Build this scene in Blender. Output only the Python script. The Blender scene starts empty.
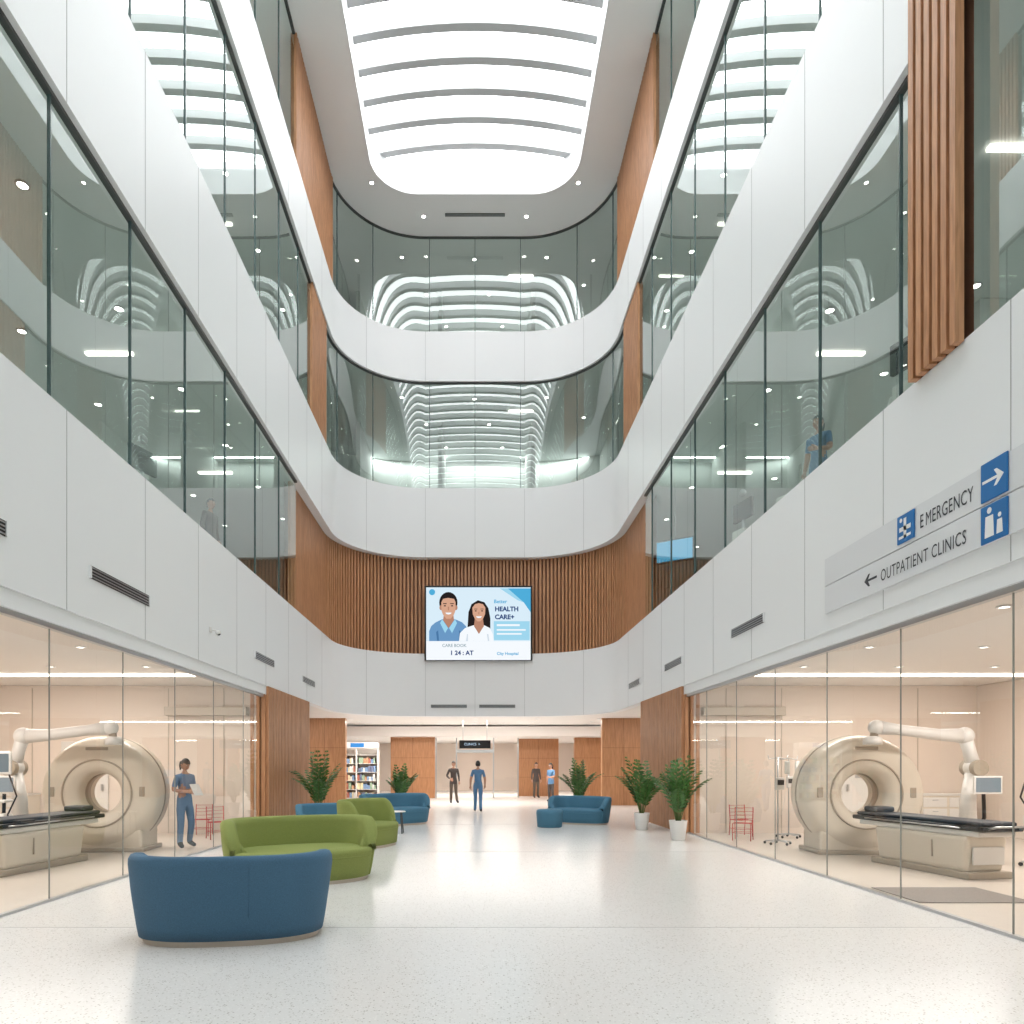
import bpy, bmesh, math, random
from mathutils import Vector, Matrix
random.seed(7)
scene=bpy.context.scene
try:
    scene.view_settings.view_transform='Standard'
    scene.view_settings.look='None'
except Exception as e: print(e)

# ------------------------------------------------ materials
def new_mat(name):
    m=bpy.data.materials.new(name); m.use_nodes=True
    nt=m.node_tree; nt.nodes.clear()
    out=nt.nodes.new('ShaderNodeOutputMaterial')
    return m,nt,out
def pmat(name,col,rough=.5,metal=0,noise=0.0,nscale=8,spec=.5,bump=0,coat=0,stretch=(1,1,1)):
    m,nt,out=new_mat(name)
    b=nt.nodes.new('ShaderNodeBsdfPrincipled')
    b.inputs['Roughness'].default_value=rough; b.inputs['Metallic'].default_value=metal
    b.inputs['Specular IOR Level'].default_value=spec
    b.inputs['Coat Weight'].default_value=coat
    if noise<=0.0:
        b.inputs['Base Color'].default_value=(*col,1)
        nt.links.new(b.outputs[0],out.inputs[0]); return m
    tc=nt.nodes.new('ShaderNodeTexCoord'); mp=nt.nodes.new('ShaderNodeMapping')
    mp.inputs['Scale'].default_value=stretch
    nz=nt.nodes.new('ShaderNodeTexNoise'); nz.inputs['Scale'].default_value=nscale; nz.inputs['Detail'].default_value=2
    nt.links.new(tc.outputs['Object'],mp.inputs[0]); nt.links.new(mp.outputs[0],nz.inputs['Vector'])
    rp=nt.nodes.new('ShaderNodeValToRGB')
    k=noise
    rp.color_ramp.elements[0].color=(col[0]*(1-k),col[1]*(1-k),col[2]*(1-k),1)
    rp.color_ramp.elements[1].color=(min(1,col[0]*(1+k)),min(1,col[1]*(1+k)),min(1,col[2]*(1+k)),1)
    rp.color_ramp.elements[0].position=.3; rp.color_ramp.elements[1].position=.7
    nt.links.new(nz.outputs['Fac'],rp.inputs[0]); nt.links.new(rp.outputs[0],b.inputs['Base Color'])
    if bump:
        bp=nt.nodes.new('ShaderNodeBump'); bp.inputs['Strength'].default_value=bump; bp.inputs['Distance'].default_value=.01
        nt.links.new(nz.outputs['Fac'],bp.inputs['Height']); nt.links.new(bp.outputs[0],b.inputs['Normal'])
    nt.links.new(b.outputs[0],out.inputs[0]); return m
def emat(name,col,s,sample=False):
    m,nt,out=new_mat(name)
    e=nt.nodes.new('ShaderNodeEmission'); e.inputs[0].default_value=(*col,1); e.inputs[1].default_value=s
    nt.links.new(e.outputs[0],out.inputs[0])
    if not sample:
        try: m.cycles.emission_sampling='NONE'
        except Exception as ex: print(ex)
    return m
def glass(name,tint,f0,k,p=4.0,rough=0.0):
    m,nt,out=new_mat(name)
    t=nt.nodes.new('ShaderNodeBsdfTransparent'); t.inputs[0].default_value=(*tint,1)
    g=nt.nodes.new('ShaderNodeBsdfGlossy'); g.inputs['Roughness'].default_value=rough; g.inputs[0].default_value=(.95,1,.98,1)
    lw=nt.nodes.new('ShaderNodeLayerWeight'); lw.inputs['Blend'].default_value=.5
    pw=nt.nodes.new('ShaderNodeMath'); pw.operation='POWER'; pw.inputs[1].default_value=p
    nt.links.new(lw.outputs['Facing'],pw.inputs[0])
    ma=nt.nodes.new('ShaderNodeMath'); ma.operation='MULTIPLY_ADD'; ma.inputs[1].default_value=k; ma.inputs[2].default_value=f0; ma.use_clamp=True
    nt.links.new(pw.outputs[0],ma.inputs[0])
    mx=nt.nodes.new('ShaderNodeMixShader')
    nt.links.new(ma.outputs[0],mx.inputs[0]); nt.links.new(t.outputs[0],mx.inputs[1]); nt.links.new(g.outputs[0],mx.inputs[2])
    nt.links.new(mx.outputs[0],out.inputs[0]); return m
def wood(name,c1,c2,rough=.45):
    m,nt,out=new_mat(name)
    b=nt.nodes.new('ShaderNodeBsdfPrincipled'); b.inputs['Roughness'].default_value=rough
    tc=nt.nodes.new('ShaderNodeTexCoord'); mp=nt.nodes.new('ShaderNodeMapping'); mp.inputs['Scale'].default_value=(9,9,.7)
    nz=nt.nodes.new('ShaderNodeTexNoise'); nz.inputs['Scale'].default_value=3; nz.inputs['Detail'].default_value=4; nz.inputs['Distortion'].default_value=.6
    rp=nt.nodes.new('ShaderNodeValToRGB'); rp.color_ramp.elements[0].color=(*c1,1); rp.color_ramp.elements[1].color=(*c2,1)
    rp.color_ramp.elements[0].position=.32; rp.color_ramp.elements[1].position=.68
    nt.links.new(tc.outputs['Object'],mp.inputs[0]); nt.links.new(mp.outputs[0],nz.inputs['Vector']); nt.links.new(nz.outputs['Fac'],rp.inputs[0])
    nt.links.new(rp.outputs[0],b.inputs['Base Color']); nt.links.new(b.outputs[0],out.inputs[0]); return m
def terrazzo(name,base,rough=.1):
    m,nt,out=new_mat(name)
    b=nt.nodes.new('ShaderNodeBsdfPrincipled'); b.inputs['Roughness'].default_value=rough; b.inputs['Specular IOR Level'].default_value=.32
    tc=nt.nodes.new('ShaderNodeTexCoord')
    v=nt.nodes.new('ShaderNodeTexVoronoi'); v.inputs['Scale'].default_value=64
    nt.links.new(tc.outputs['Object'],v.inputs['Vector'])
    wn=nt.nodes.new('ShaderNodeSeparateColor'); nt.links.new(v.outputs['Color'],wn.inputs[0])
    rp=nt.nodes.new('ShaderNodeValToRGB'); rp.color_ramp.interpolation='CONSTANT'
    e=rp.color_ramp.elements; e[0].position=0; e[0].color=(base[0]*.60,base[1]*.58,base[2]*.55,1); e[1].position=.09; e[1].color=(*base,1)
    x=e.new(.70); x.color=(min(1,base[0]*1.10),min(1,base[1]*1.10),min(1,base[2]*1.10),1)
    x=e.new(.88); x.color=(base[0]*.82,base[1]*.81,base[2]*.79,1)
    nt.links.new(wn.outputs[0],rp.inputs[0])
    ml=nt.nodes.new('ShaderNodeMath'); ml.operation='LESS_THAN'; ml.inputs[1].default_value=.42
    nt.links.new(v.outputs['Distance'],ml.inputs[0])
    mx=nt.nodes.new('ShaderNodeMix'); mx.data_type='RGBA'; mx.inputs['A'].default_value=(*base,1)
    nt.links.new(ml.outputs[0],mx.inputs['Factor']); nt.links.new(rp.outputs[0],mx.inputs['B'])
    nt.links.new(mx.outputs['Result'],b.inputs['Base Color'])
    nt.links.new(b.outputs[0],out.inputs[0]); return m

WHITE=pmat('white_panel',(.82,.83,.84),.4)
CEIL=pmat('ceiling_paint',(.88,.88,.88),.6)
WARMC=pmat('lobby_ceiling_paint',(.82,.78,.745),.6)
JOINT=pmat('panel_joint',(.42,.42,.42),.7)
DARK=pmat('dark_metal',(.06,.065,.065),.4)
BLACK=pmat('black_plastic',(.012,.012,.014),.35)
GREYM=pmat('aluminium',(.5,.51,.52),.3,metal=.9)
GAL=pmat('gallery_wall_paint',(.60,.62,.60),.7,noise=.12,nscale=.6)
GALD=pmat('gallery_door',(.28,.2,.15),.5)
GALC=pmat('gallery_ceiling_paint',(.70,.73,.72),.6)
GALF=pmat('gallery_floor',(.48,.48,.46),.5)
WOODA=wood('oak_slat_wood',(.40,.185,.085),(.58,.29,.145))
WOODD=pmat('slat_backing',(.16,.066,.03),.7)
WOODP=wood('oak_panel_wood',(.40,.185,.085),(.54,.27,.13),.35)
FLOOR=terrazzo('terrazzo',(.74,.735,.72),.2)
FLOORR=pmat('room_vinyl_floor',(.63,.565,.50),.3,noise=.02)
BEIGE=pmat('room_wall_paint',(.79,.695,.615),.6)
GLU=glass('gallery_glass',(.79,.86,.83),.12,.68,2.6)
GLF=glass('clear_glass',(.96,.96,.95),.05,.5,4.0)
GEDGE=pmat('glass_edge',(.08,.12,.12),.2)
GEDGL=pmat('glass_edge_light',(.28,.29,.27),.2)
SKYL=emat('skylight_glazing',(.97,.99,1),7.0,True)
RIB=pmat('skylight_rib',(.52,.53,.54),.5)
LED=emat('downlight_lens',(1,.96,.88),14)
LEDW=emat('warm_light_lens',(1,.93,.84),7)
BLUE=pmat('blue_fabric',(.062,.15,.245),.8,noise=.12,nscale=120,bump=.15)
BLUEF=pmat('blue_fabric_light',(.065,.19,.29),.8,noise=.12,nscale=120,bump=.15)
GREEN=pmat('green_fabric',(.24,.285,.075),.8,noise=.12,nscale=120,bump=.15)
PLINTH=pmat('plinth_beige',(.55,.48,.40),.5)
CREAM=pmat('medical_cream_plastic',(.72,.65,.55),.3)
CREAMD=pmat('medical_taupe_plastic',(.40,.34,.27),.35)
MWHITE=pmat('medical_white_plastic',(.76,.74,.71),.3)
PAD=pmat('table_pad',(.035,.04,.05),.5)
POT=pmat('pot_ceramic',(.82,.81,.79),.3)
SOIL=pmat('soil',(.03,.02,.012),.9,noise=.4,nscale=40)
LEAF=pmat('leaf',(.055,.155,.03),.4,noise=.35,nscale=6)
STEM=pmat('stem',(.10,.16,.04),.6)
RED=pmat('red_metal',(.55,.06,.05),.4)
SKIN=pmat('skin',(.50,.27,.18),.5)
HAIR=pmat('hair_black',(.012,.009,.008),.5)
EYEW=pmat('eye_white',(.8,.8,.8),.3)
LIP=pmat('lips',(.40,.13,.11),.5)
SCRUB=pmat('scrub_blue',(.10,.22,.39),.8)
SCRUBG=pmat('scrub_greyblue',(.15,.235,.37),.8)
SHIRTD=pmat('shirt_dark',(.07,.055,.05),.8)
TROUS=pmat('trousers_brown',(.11,.085,.065),.8)
SHOE=pmat('shoe',(.02,.02,.025),.5)
SIGNW=pmat('sign_panel',(.72,.73,.75),.4)
SIGNB=pmat('sign_blue',(.012,.15,.42),.4)
SIGNT=pmat('sign_text',(.03,.035,.045),.5)
SIGNI=pmat('sign_icon_white',(.85,.85,.85),.5)
MAT=pmat('floor_mat_rubber',(.25,.22,.20),.9,noise=.1,nscale=60)

# ------------------------------------------------ builder
class B:
    def __init__(s): s.bm=bmesh.new(); s.mats=[]
    def mi(s,m):
        if m not in s.mats: s.mats.append(m)
        return s.mats.index(m)
    def poly(s,pts,mat,smooth=False):
        vs=[s.bm.verts.new(p) for p in pts]
        f=s.bm.faces.new(vs); f.material_index=s.mi(mat); f.smooth=smooth; return f
    def append(s,bm2,mat,M=None,smooth=False):
        i=s.mi(mat) if mat else None; mp={}
        for v in bm2.verts:
            co=v.co.copy()
            if M is not None: co=M@co
            mp[v]=s.bm.verts.new(co)
        for f in bm2.faces:
            try: nf=s.bm.faces.new([mp[v] for v in f.verts])
            except ValueError: continue
            nf.material_index=i if i is not None else f.material_index; nf.smooth=smooth
        bm2.free()
    def box(s,lo,hi,mat,bev=0,M=None,seg=2,taper=None):
        t=bmesh.new(); bmesh.ops.create_cube(t,size=1)
        c=[(a+b)/2 for a,b in zip(lo,hi)]; d=[abs(b-a) for a,b in zip(lo,hi)]
        for v in t.verts:
            k=1
            if taper and v.co.z<0: k=taper
            v.co=Vector((c[0]+v.co.x*d[0]*k,c[1]+v.co.y*d[1]*k,c[2]+v.co.z*d[2]))
        if bev: bmesh.ops.bevel(t,geom=t.edges[:],offset=bev,segments=seg,profile=.5,affect='EDGES')
        s.append(t,mat,M,smooth=False)
    def grid(s,rows,mat,cu=False,cv=False,smooth=True):
        V=[[s.bm.verts.new(p) for p in r] for r in rows]; i=s.mi(mat)
        nr=len(V); nc=len(V[0])
        for a in range(nr if cu else nr-1):
            for b in range(nc if cv else nc-1):
                q=[V[a][b],V[(a+1)%nr][b],V[(a+1)%nr][(b+1)%nc],V[a][(b+1)%nc]]
                try: f=s.bm.faces.new(q); f.material_index=i; f.smooth=smooth
                except ValueError: pass
        return V
    def tube(s,pts,rad,mat,seg=10,caps=True,M=None,flat=1.0):
        pts=[Vector(p) for p in pts]
        if not isinstance(rad,(list,tuple)): rad=[rad]*len(pts)
        rows=[]; ref=None
        for i,p in enumerate(pts):
            t=(pts[min(i+1,len(pts)-1)]-pts[max(i-1,0)])
            if t.length<1e-9: t=Vector((0,0,1))
            t.normalize()
            if ref is None:
                ref=Vector((1,0,0)) if abs(t.x)<.8 else Vector((0,1,0))
            u=(ref-t*ref.dot(t)).normalized(); w=t.cross(u); ref=u
            r=[]
            for k in range(seg):
                a=2*math.pi*k/seg
                q=p+(u*math.cos(a)+w*math.sin(a)*flat)*rad[i]
                r.append(M@q if M is not None else q)
            rows.append(r)
        V=s.grid(rows,mat,cv=True)
        if caps:
            for r in (V[0],V[-1]):
                try: f=s.bm.faces.new(r); f.material_index=s.mi(mat)
                except ValueError: pass
    def lathe(s,prof,mat,seg=32,M=None,closed=False,smooth=True):
        rows=[]
        for (r,z) in prof:
            row=[]
            for k in range(seg):
                a=2*math.pi*k/seg; q=Vector((r*math.cos(a),r*math.sin(a),z))
                row.append(M@q if M is not None else q)
            rows.append(row)
        V=s.grid(rows,mat,cu=closed,cv=True,smooth=smooth)
        if not closed:
            for r,(rr,z) in ((V[0],prof[0]),(V[-1],prof[-1])):
                if rr>1e-4:
                    try: f=s.bm.faces.new(r); f.material_index=s.mi(mat)
                    except ValueError: pass
    def sphere(s,c,r,mat,seg=14,M=None):
        t=bmesh.new(); bmesh.ops.create_uvsphere(t,u_segments=seg,v_segments=max(6,seg*2//3),radius=1)
        if not isinstance(r,(list,tuple)): r=(r,r,r)
        for v in t.verts: v.co=Vector((c[0]+v.co.x*r[0],c[1]+v.co.y*r[1],c[2]+v.co.z*r[2]))
        s.append(t,mat,M,smooth=True)
    def text(s,body,size,mat,M,align='LEFT',bold=0.0,space=1.0):
        cu=bpy.data.curves.new('t','FONT'); cu.body=body; cu.size=size; cu.align_x=align; cu.offset=bold; cu.resolution_u=3; cu.space_character=space
        o=bpy.data.objects.new('t',cu); scene.collection.objects.link(o)
        dg=bpy.context.evaluated_depsgraph_get(); me=bpy.data.meshes.new_from_object(o.evaluated_get(dg))
        t=bmesh.new(); t.from_mesh(me); s.append(t,mat,M); bpy.data.objects.remove(o); bpy.data.meshes.remove(me); bpy.data.curves.remove(cu)
    def make(s,name,loc=(0,0,0),rot=0,scale=1,parent=None,recalc=True):
        if recalc: bmesh.ops.recalc_face_normals(s.bm,faces=s.bm.faces[:])
        me=bpy.data.meshes.new(name); s.bm.to_mesh(me); s.bm.free()
        for m in s.mats: me.materials.append(m)
        o=bpy.data.objects.new(name,me); scene.collection.objects.link(o)
        o.location=loc; o.rotation_euler=(0,0,rot); o.scale=(scale,)*3
        if parent: o.parent=parent
        return o
def copy_obj(o,name,loc,rot=0,scale=1):
    n=bpy.data.objects.new(name,o.data); scene.collection.objects.link(n); n.location=loc; n.rotation_euler=(0,0,rot); n.scale=(scale,)*3; return n
def boxobj(name,lo,hi,mat,bev=0):
    c=[(a+b)/2 for a,b in zip(lo,hi)]
    b=B(); b.box([l-k for l,k in zip(lo,c)],[h-k for h,k in zip(hi,c)],mat,bev); return b.make(name,loc=c)

# ------------------------------------------------ atrium plan path
W,D,R,Y0=4.9,26.8,3.0,-10.0
L1=(D-R)-Y0; LA=R*math.pi/2; LF=2*(W-R)
ST=L1+LA+LF+LA+L1
def P(s,o=0.0):
    if s<=L1: return Vector((-W-o,Y0+s,0)),Vector((-1,0,0))
    s2=s-L1
    if s2<=LA:
        a=math.pi-(s2/R); n=Vector((math.cos(a),math.sin(a),0)); return Vector((-(W-R),D-R,0))+n*(R+o),n
    s2-=LA
    if s2<=LF: return Vector((-(W-R)+s2,D+o,0)),Vector((0,1,0))
    s2-=LF
    if s2<=LA:
        a=math.pi/2-(s2/R); n=Vector((math.cos(a),math.sin(a),0)); return Vector((W-R,D-R,0))+n*(R+o),n
    s2-=LA
    return Vector((W+o,D-R-s2,0)),Vector((1,0,0))
def samples(s0=0,s1=None):
    s1=ST if s1 is None else s1
    cand=[s0,s1]
    for k in range(0,21):
        cand+= [L1+LA*k/20, L1+LA+LF+LA*k/20]
    return sorted(set(round(c,5) for c in cand if s0-1e-6<=c<=s1+1e-6))
def strip(b,oz0,oz1,mat,s0=0,s1=None):
    ss=samples(s0,s1)
    r0=[];r1=[]
    for s in ss:
        p,_=P(s,oz0[0]); r0.append((p.x,p.y,oz0[1])); p,_=P(s,oz1[0]); r1.append((p.x,p.y,oz1[1]))
    b.grid([r0,r1],mat,smooth=True)
def band(b,o0,o1,z0,z1,mat,s0=0,s1=None,matb=None):
    strip(b,(o0,z0),(o0,z1),mat,s0,s1); strip(b,(o0,z1),(o1,z1),mat,s0,s1)
    strip(b,(o1,z1),(o1,z0),mat,s0,s1); strip(b,(o1,z0),(o0,z0),matb or mat,s0,s1)
def pmatx(s,o):
    p,n=P(s,o); t=Vector((n.y,-n.x,0))
    return Matrix(((t.x,n.x,0,p.x),(t.y,n.y,0,p.y),(0,0,1,0),(0,0,0,1)))
sL=lambda y: y-Y0
sR=lambda y: ST-(y-Y0)
SC=ST/2
BANDS=[(3.46,5.86),(9.55,12.2),(16.3,18.2)]
ZC=21.9
for i,(z0,z1) in enumerate(BANDS):
    b=B(); band(b,0,.25,z0,z1,WHITE)
    js=[]
    y=8.4-2*9
    while y<D-R: 
        js+=[sL(y),sR(y)]; y+=2.0
    js+=[SC,SC-1.9,SC+1.9,SC-1.9-LA/2,SC+1.9+LA/2]
    for s in js:
        if s<0.1 or s>ST-.1: continue
        b.box((-.005,-.003,z0+.002),(.005,.01,z1-.002),JOINT,M=pmatx(s,0))
    b.make('balcony_fascia',recalc=False)
    b=B(); band(b,.25,7.2,z0+.002,z1-.35,GALF,matb=(WARMC if i==0 else GALC))
    b.make('gallery_floor_slab',recalc=False)
b=B(); band(b,7.2,7.4,3.46,ZC,GAL); b.make('wall_gallery_back',recalc=False)
b=B()
for (z0,z1),(c0,_) in zip(BANDS,BANDS[1:]+[(ZC,0)]):
    zf=z1-.35
    for y in (-6,0,6,12,18.5):
        for sg in (-1,1):
            b.box((sg*8.6,y-.08,zf),(sg*12.0,y+.08,c0),GAL)
            b.box((sg*9.3,y-.12,zf),(sg*10.3,y-.09,zf+2.1),GALD)
    for x in (-5,-1.5,2.5,6):
        b.box((x-.08,D+3.2,zf),(x+.08,D+7.1,c0),GAL)
b.make('wall_gallery_partition')

# glazing
winN=[0]
def glaze(zb,zt,s0,s1,joints,o=.12,mat=None,name=None):
    winN[0]+=1
    b=B(); strip(b,(o,zb),(o,zt),mat or GLU,s0,s1)
    for s in joints: b.box((-.010,-.02,zb),(.010,.02,zt),GEDGE,M=pmatx(s,o))
    strip(b,(o-.04,zt-.05),(o-.04,zt),DARK,s0,s1); strip(b,(o-.04,zt-.05),(o+.04,zt-.05),DARK,s0,s1)
    strip(b,(o-.03,zb),(o-.03,zb+.03),GREYM,s0,s1)
    return b.make('window_%d'%winN[0],recalc=False)
JY=[8.25+1.93*k for k in range(-9,9)]
def slats(s0,s1,zb,zt,o=.10,name='wood_slat_wall',step=.135,w=.08,dep=.06,back=.12):
    b=B(); strip(b,(o+.02,zb),(o+.02,zt),WOODD,s0,s1); strip(b,(o+back,zb),(o+back,zt),WOODD,s0,s1)
    n=int((s1-s0)/step)
    for k in range(n+1):
        s=s0+.04+k*(s1-s0-.08)/n
        b.box((-w/2,-dep,zb),(w/2,.02,zt),WOODA,M=pmatx(s,o))
    return b.make(name,recalc=False)
# level 2
za,zb=5.86,9.55
glaze(za,zb,0,sL(19.6),[sL(y) for y in JY if -9.9<y<19.5])
glaze(za,zb,sR(20.6),ST,[sR(y) for y in JY if -9.9<y<20.5 and not 6.9<y<7.9])
slats(sL(19.6),sR(20.6),za-.3,zb,o=.32)
slats(sR(7.76),sR(7.0),za-.02,12.35,o=-.03,name='wood_slat_column',step=.15,w=.085,dep=.07)
# level 3
za,zb=12.2,16.3
glaze(za,zb,0,sL(21.3),[sL(y) for y in JY if -9.9<y<21.2])
glaze(za,zb,sR(21.3),ST,[sR(y) for y in JY if -9.9<y<21.2])
slats(sL(21.3),sL(23.3),za,zb); slats(sR(23.3),sR(21.3),za,zb)
FJ=[SC,SC-1.75,SC+1.75,SC-3.9,SC+3.9,SC-5.7,SC+5.7]
glaze(za,zb,sL(23.3),sR(23.3),FJ)
za,zb=18.2,ZC
glaze(za,zb,0,sL(19.4),[sL(y) for y in JY if -9.9<y<19.3])
glaze(za,zb,sR(19.4),ST,[sR(y) for y in JY if -9.9<y<19.3])
slats(sL(19.4),sL(24.2),za,zb); slats(sR(24.2),sR(19.4),za,zb)
glaze(za,zb,sL(24.2),sR(24.2),FJ)

boxobj('wall_rear',(-12.3,Y0-.3,0),(12.3,Y0,ZC),WHITE)
# ------------------------------------------------ ceiling with skylight opening
def rrect(x0,x1,y0,y1,r,n=10):
    pts=[]
    for cx,cy,a0 in ((x1-r,y1-r,0),(x0+r,y1-r,90),(x0+r,y0+r,180),(x1-r,y0+r,270)):
        for k in range(n+1):
            a=math.radians(a0+90*k/n); pts.append((cx+r*math.cos(a),cy+r*math.sin(a)))
    return pts
SX,SY0,SY1,SR_=3.55,-8.0,24.9,1.5
cu=bpy.data.curves.new('c','CURVE'); cu.dimensions='2D'; cu.fill_mode='BOTH'; cu.extrude=.1
for pts in (rrect(-12.3,12.3,Y0,D+7.4,.05,1),rrect(-SX,SX,SY0,SY1,SR_)):
    sp=cu.splines.new('POLY'); sp.points.add(len(pts)-1); sp.use_cyclic_u=True
    for p,q in zip(sp.points,pts): p.co=(q[0],q[1],0,1)
o=bpy.data.objects.new('c',cu); scene.collection.objects.link(o)
me=bpy.data.meshes.new_from_object(o.evaluated_get(bpy.context.evaluated_depsgraph_get())); bpy.data.objects.remove(o)
me.materials.clear(); me.materials.append(CEIL)
for p in me.polygons: p.material_index=0
ceil=bpy.data.objects.new('ceiling',me); scene.collection.objects.link(ceil); ceil.location=(0,0,ZC+.1)
b=B(); pr=rrect(-SX+.012,SX-.012,SY0+.012,SY1-.012,SR_)
b.grid([[(x,y,ZC-.004) for x,y in pr],[(x,y,ZC+.9) for x,y in pr]],WHITE,cv=True)
b.make('trim_skylight_upstand',recalc=False)
def vz(x): return ZC+.9+.55*(1-(x/4.2)**2)
b=B(); xs=[-4.2+8.4*k/24 for k in range(25)]
b.grid([[(x,SY0-.3,vz(x)) for x in xs],[(x,SY1+.3,vz(x)) for x in xs]],SKYL)
for y in (SY0-.3,SY1+.3):
    b.poly([(x,y,vz(x)) for x in xs]+[(4.2,y,ZC+.15),(-4.2,y,ZC+.15)],WHITE)
b.make('skylight',recalc=False)
b=B()
y=SY1-.62
while y>SY0:
    rows=[]
    for x in xs:
        z=vz(x)-.03
        rows.append([(x,y-.14,z),(x,y+.14,z),(x,y+.12,z-.26),(x,y-.12,z-.26)])
    b.grid(rows,RIB,cv=True,smooth=False); y-=.98
b.make('skylight_rib_structure')
# ------------------------------------------------ downlights
def downlights(pts,z,name,r=.07,mat=LED):
    b=B()
    for x,y in pts:
        b.lathe([(r*1.35,0),(r*1.35,-.015),(r*1.02,-.018),(r*1.0,-.004)],GREYM if mat is LED else WHITE,seg=16,M=Matrix.Translation((x,y,z)))
        b.poly([(x+r*math.cos(a*math.pi/6),y+r*math.sin(a*math.pi/6),z-.008) for a in range(12)],mat)
    return b.make(name,recalc=False)
pts=[]
for k in range(9):
    y=-6+3.0*k+.4
    pts+=[(-4.2,y),(4.2,y)]
pts+=[(-3.6,24.4),(3.6,24.4),(-1.9,25.9),(1.9,25.9)]
downlights(pts,ZC,'downlight_array',.07)
b=B(); b.box((-1.1,25.75,ZC-.012),(1.1,25.9,ZC-.001),DARK)
for k in range(3): b.box((-1.08,25.78+.04*k,ZC-.02),(1.08,25.795+.04*k,ZC-.012),GREYM)
b.make('ceiling_air_diffuser')
for i,(_,z) in enumerate([(0,BANDS[1][0]),(0,BANDS[2][0]),(0,ZC)]):
    pts=[]
    for o_ in (1.3,3.4,5.6):
        s=1.0+o_*.3
        while s<ST-1:
            p,_n=P(s,o_); pts.append((p.x,p.y)); s+=2.6
    downlights(pts,z,'downlight_array',.07)
b=B()
for z in (BANDS[1][0],BANDS[2][0],ZC):
    for y in (1.5,9,13.5,19):
        for sg in (-1,1):
            b.box((sg*6.6,y-.04,z-.04),(sg*7.5,y+.04,z-.001),LEDW)
    b.box((1.4,D+2.2,z-.04),(2.4,D+2.28,z-.001),LEDW)
b.make('linear_light_fixture')

# ------------------------------------------------ ground floor
b=B()
b.poly([(-5.02,Y0,0),(5.02,Y0,0),(5.02,20.6,0),(-5.02,20.6,0)],FLOOR)
b.poly([(-12.3,20.6,0),(12.3,20.6,0),(12.3,44,0),(-12.3,44,0)],FLOOR)
b.poly([(-12.3,Y0,0),(-5.02,Y0,0),(-5.02,20.6,0),(-12.3,20.6,0)],FLOORR)
b.poly([(5.02,Y0,0),(12.3,Y0,0),(12.3,20.6,0),(5.02,20.6,0)],FLOORR)
b.make('floor')
b=B()
for y in (0.9,6.9,12.9,18.9): b.box((-4.9,y-.007,0),(4.9,y+.007,.0015),JOINT)
b.make('trim_floor_joint')
GJ=[6.5+1.72*k for k in range(-9,6)]
for sg,sfn in ((-1,sL),(1,sR)):
    winN[0]+=1
    b=B(); x=sg*5.0
    b.poly([(x,Y0,0.02),(x,16.5,0.02),(x,16.5,3.22),(x,Y0,3.22)],GLF)
    for y in GJ:
        if y>Y0: b.box((x-.007,y-.005,.02),(x+.007,y+.005,3.22),GEDGL)
    b.box((x-.03,Y0,0),(x+.03,16.5,.03),GREYM); b.box((x-.04,Y0,3.2),(x+.04,16.5,3.26),GREYM)
    b.make('window_%d'%winN[0],recalc=False)
    boxobj('trim_header',(x-.08,Y0,3.26),(x+.08,16.5,3.46),WHITE)
    nm='left' if sg<0 else 'right'
    boxobj('wall_room_'+nm+'_back',(sg*5.1,16.45,0),(sg*11.8,16.6,3.458),BEIGE)
    boxobj('wall_room_'+nm+'_side',(sg*11.8,Y0,0),(sg*11.95,20.6,3.458),BEIGE)
    boxobj('wall_room_'+nm+'_front',(sg*5.1,2.0,0),(sg*11.8,2.15,3.458),BEIGE)
    b=B()
    b.box((sg*4.93,16.5,0),(sg*5.35,20.6,3.455),WOODD)
    k=16.54
    while k<20.6:
        b.box((sg*4.86,k-.04,0),(sg*4.94,k+.04,3.455),WOODA); k+=.137
    for q in (4.97,5.1,5.23): b.box((sg*q-.04,16.42,0),(sg*q+.04,16.52,3.455),WOODA)
    for q in (4.97,5.1,5.23): b.box((sg*q-.04,20.58,0),(sg*q+.04,20.68,3.455),WOODA)
    b.make('wood_slat_column')
    b=B(); b.box((sg*5.4,14.28,3.41),(sg*11.7,14.32,3.455),LEDW); b.make('linear_light_fixture')
    dl=[(sg*a,c) for a in (6.2,8.0,9.8) for c in (5.5,8.2,11.0,13.2)]
    downlights(dl,3.46,'downlight_array',.06,LEDW)
    b=B()
    b.box((sg*8.6,16.40,0),(sg*9.7,16.445,2.15),MWHITE,.01); b.box((sg*8.7,16.38,1.0),(sg*8.75,16.36,1.15),GREYM)
    b.box((sg*8.9,16.39,1.3),(sg*9.4,16.398,1.9),GREYM)
    for q in (5.9,7.2,10.4): b.box((sg*q-.01,16.435,0),(sg*q+.01,16.447,3.4),PLINTH)
    b.make('door_1' if sg<0 else 'door_2')
    b=B(); b.box((sg*5.3,16.2,2.75),(sg*7.2,16.42,2.95),PLINTH,.01)
    b.make('wall_duct_cover')
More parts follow.
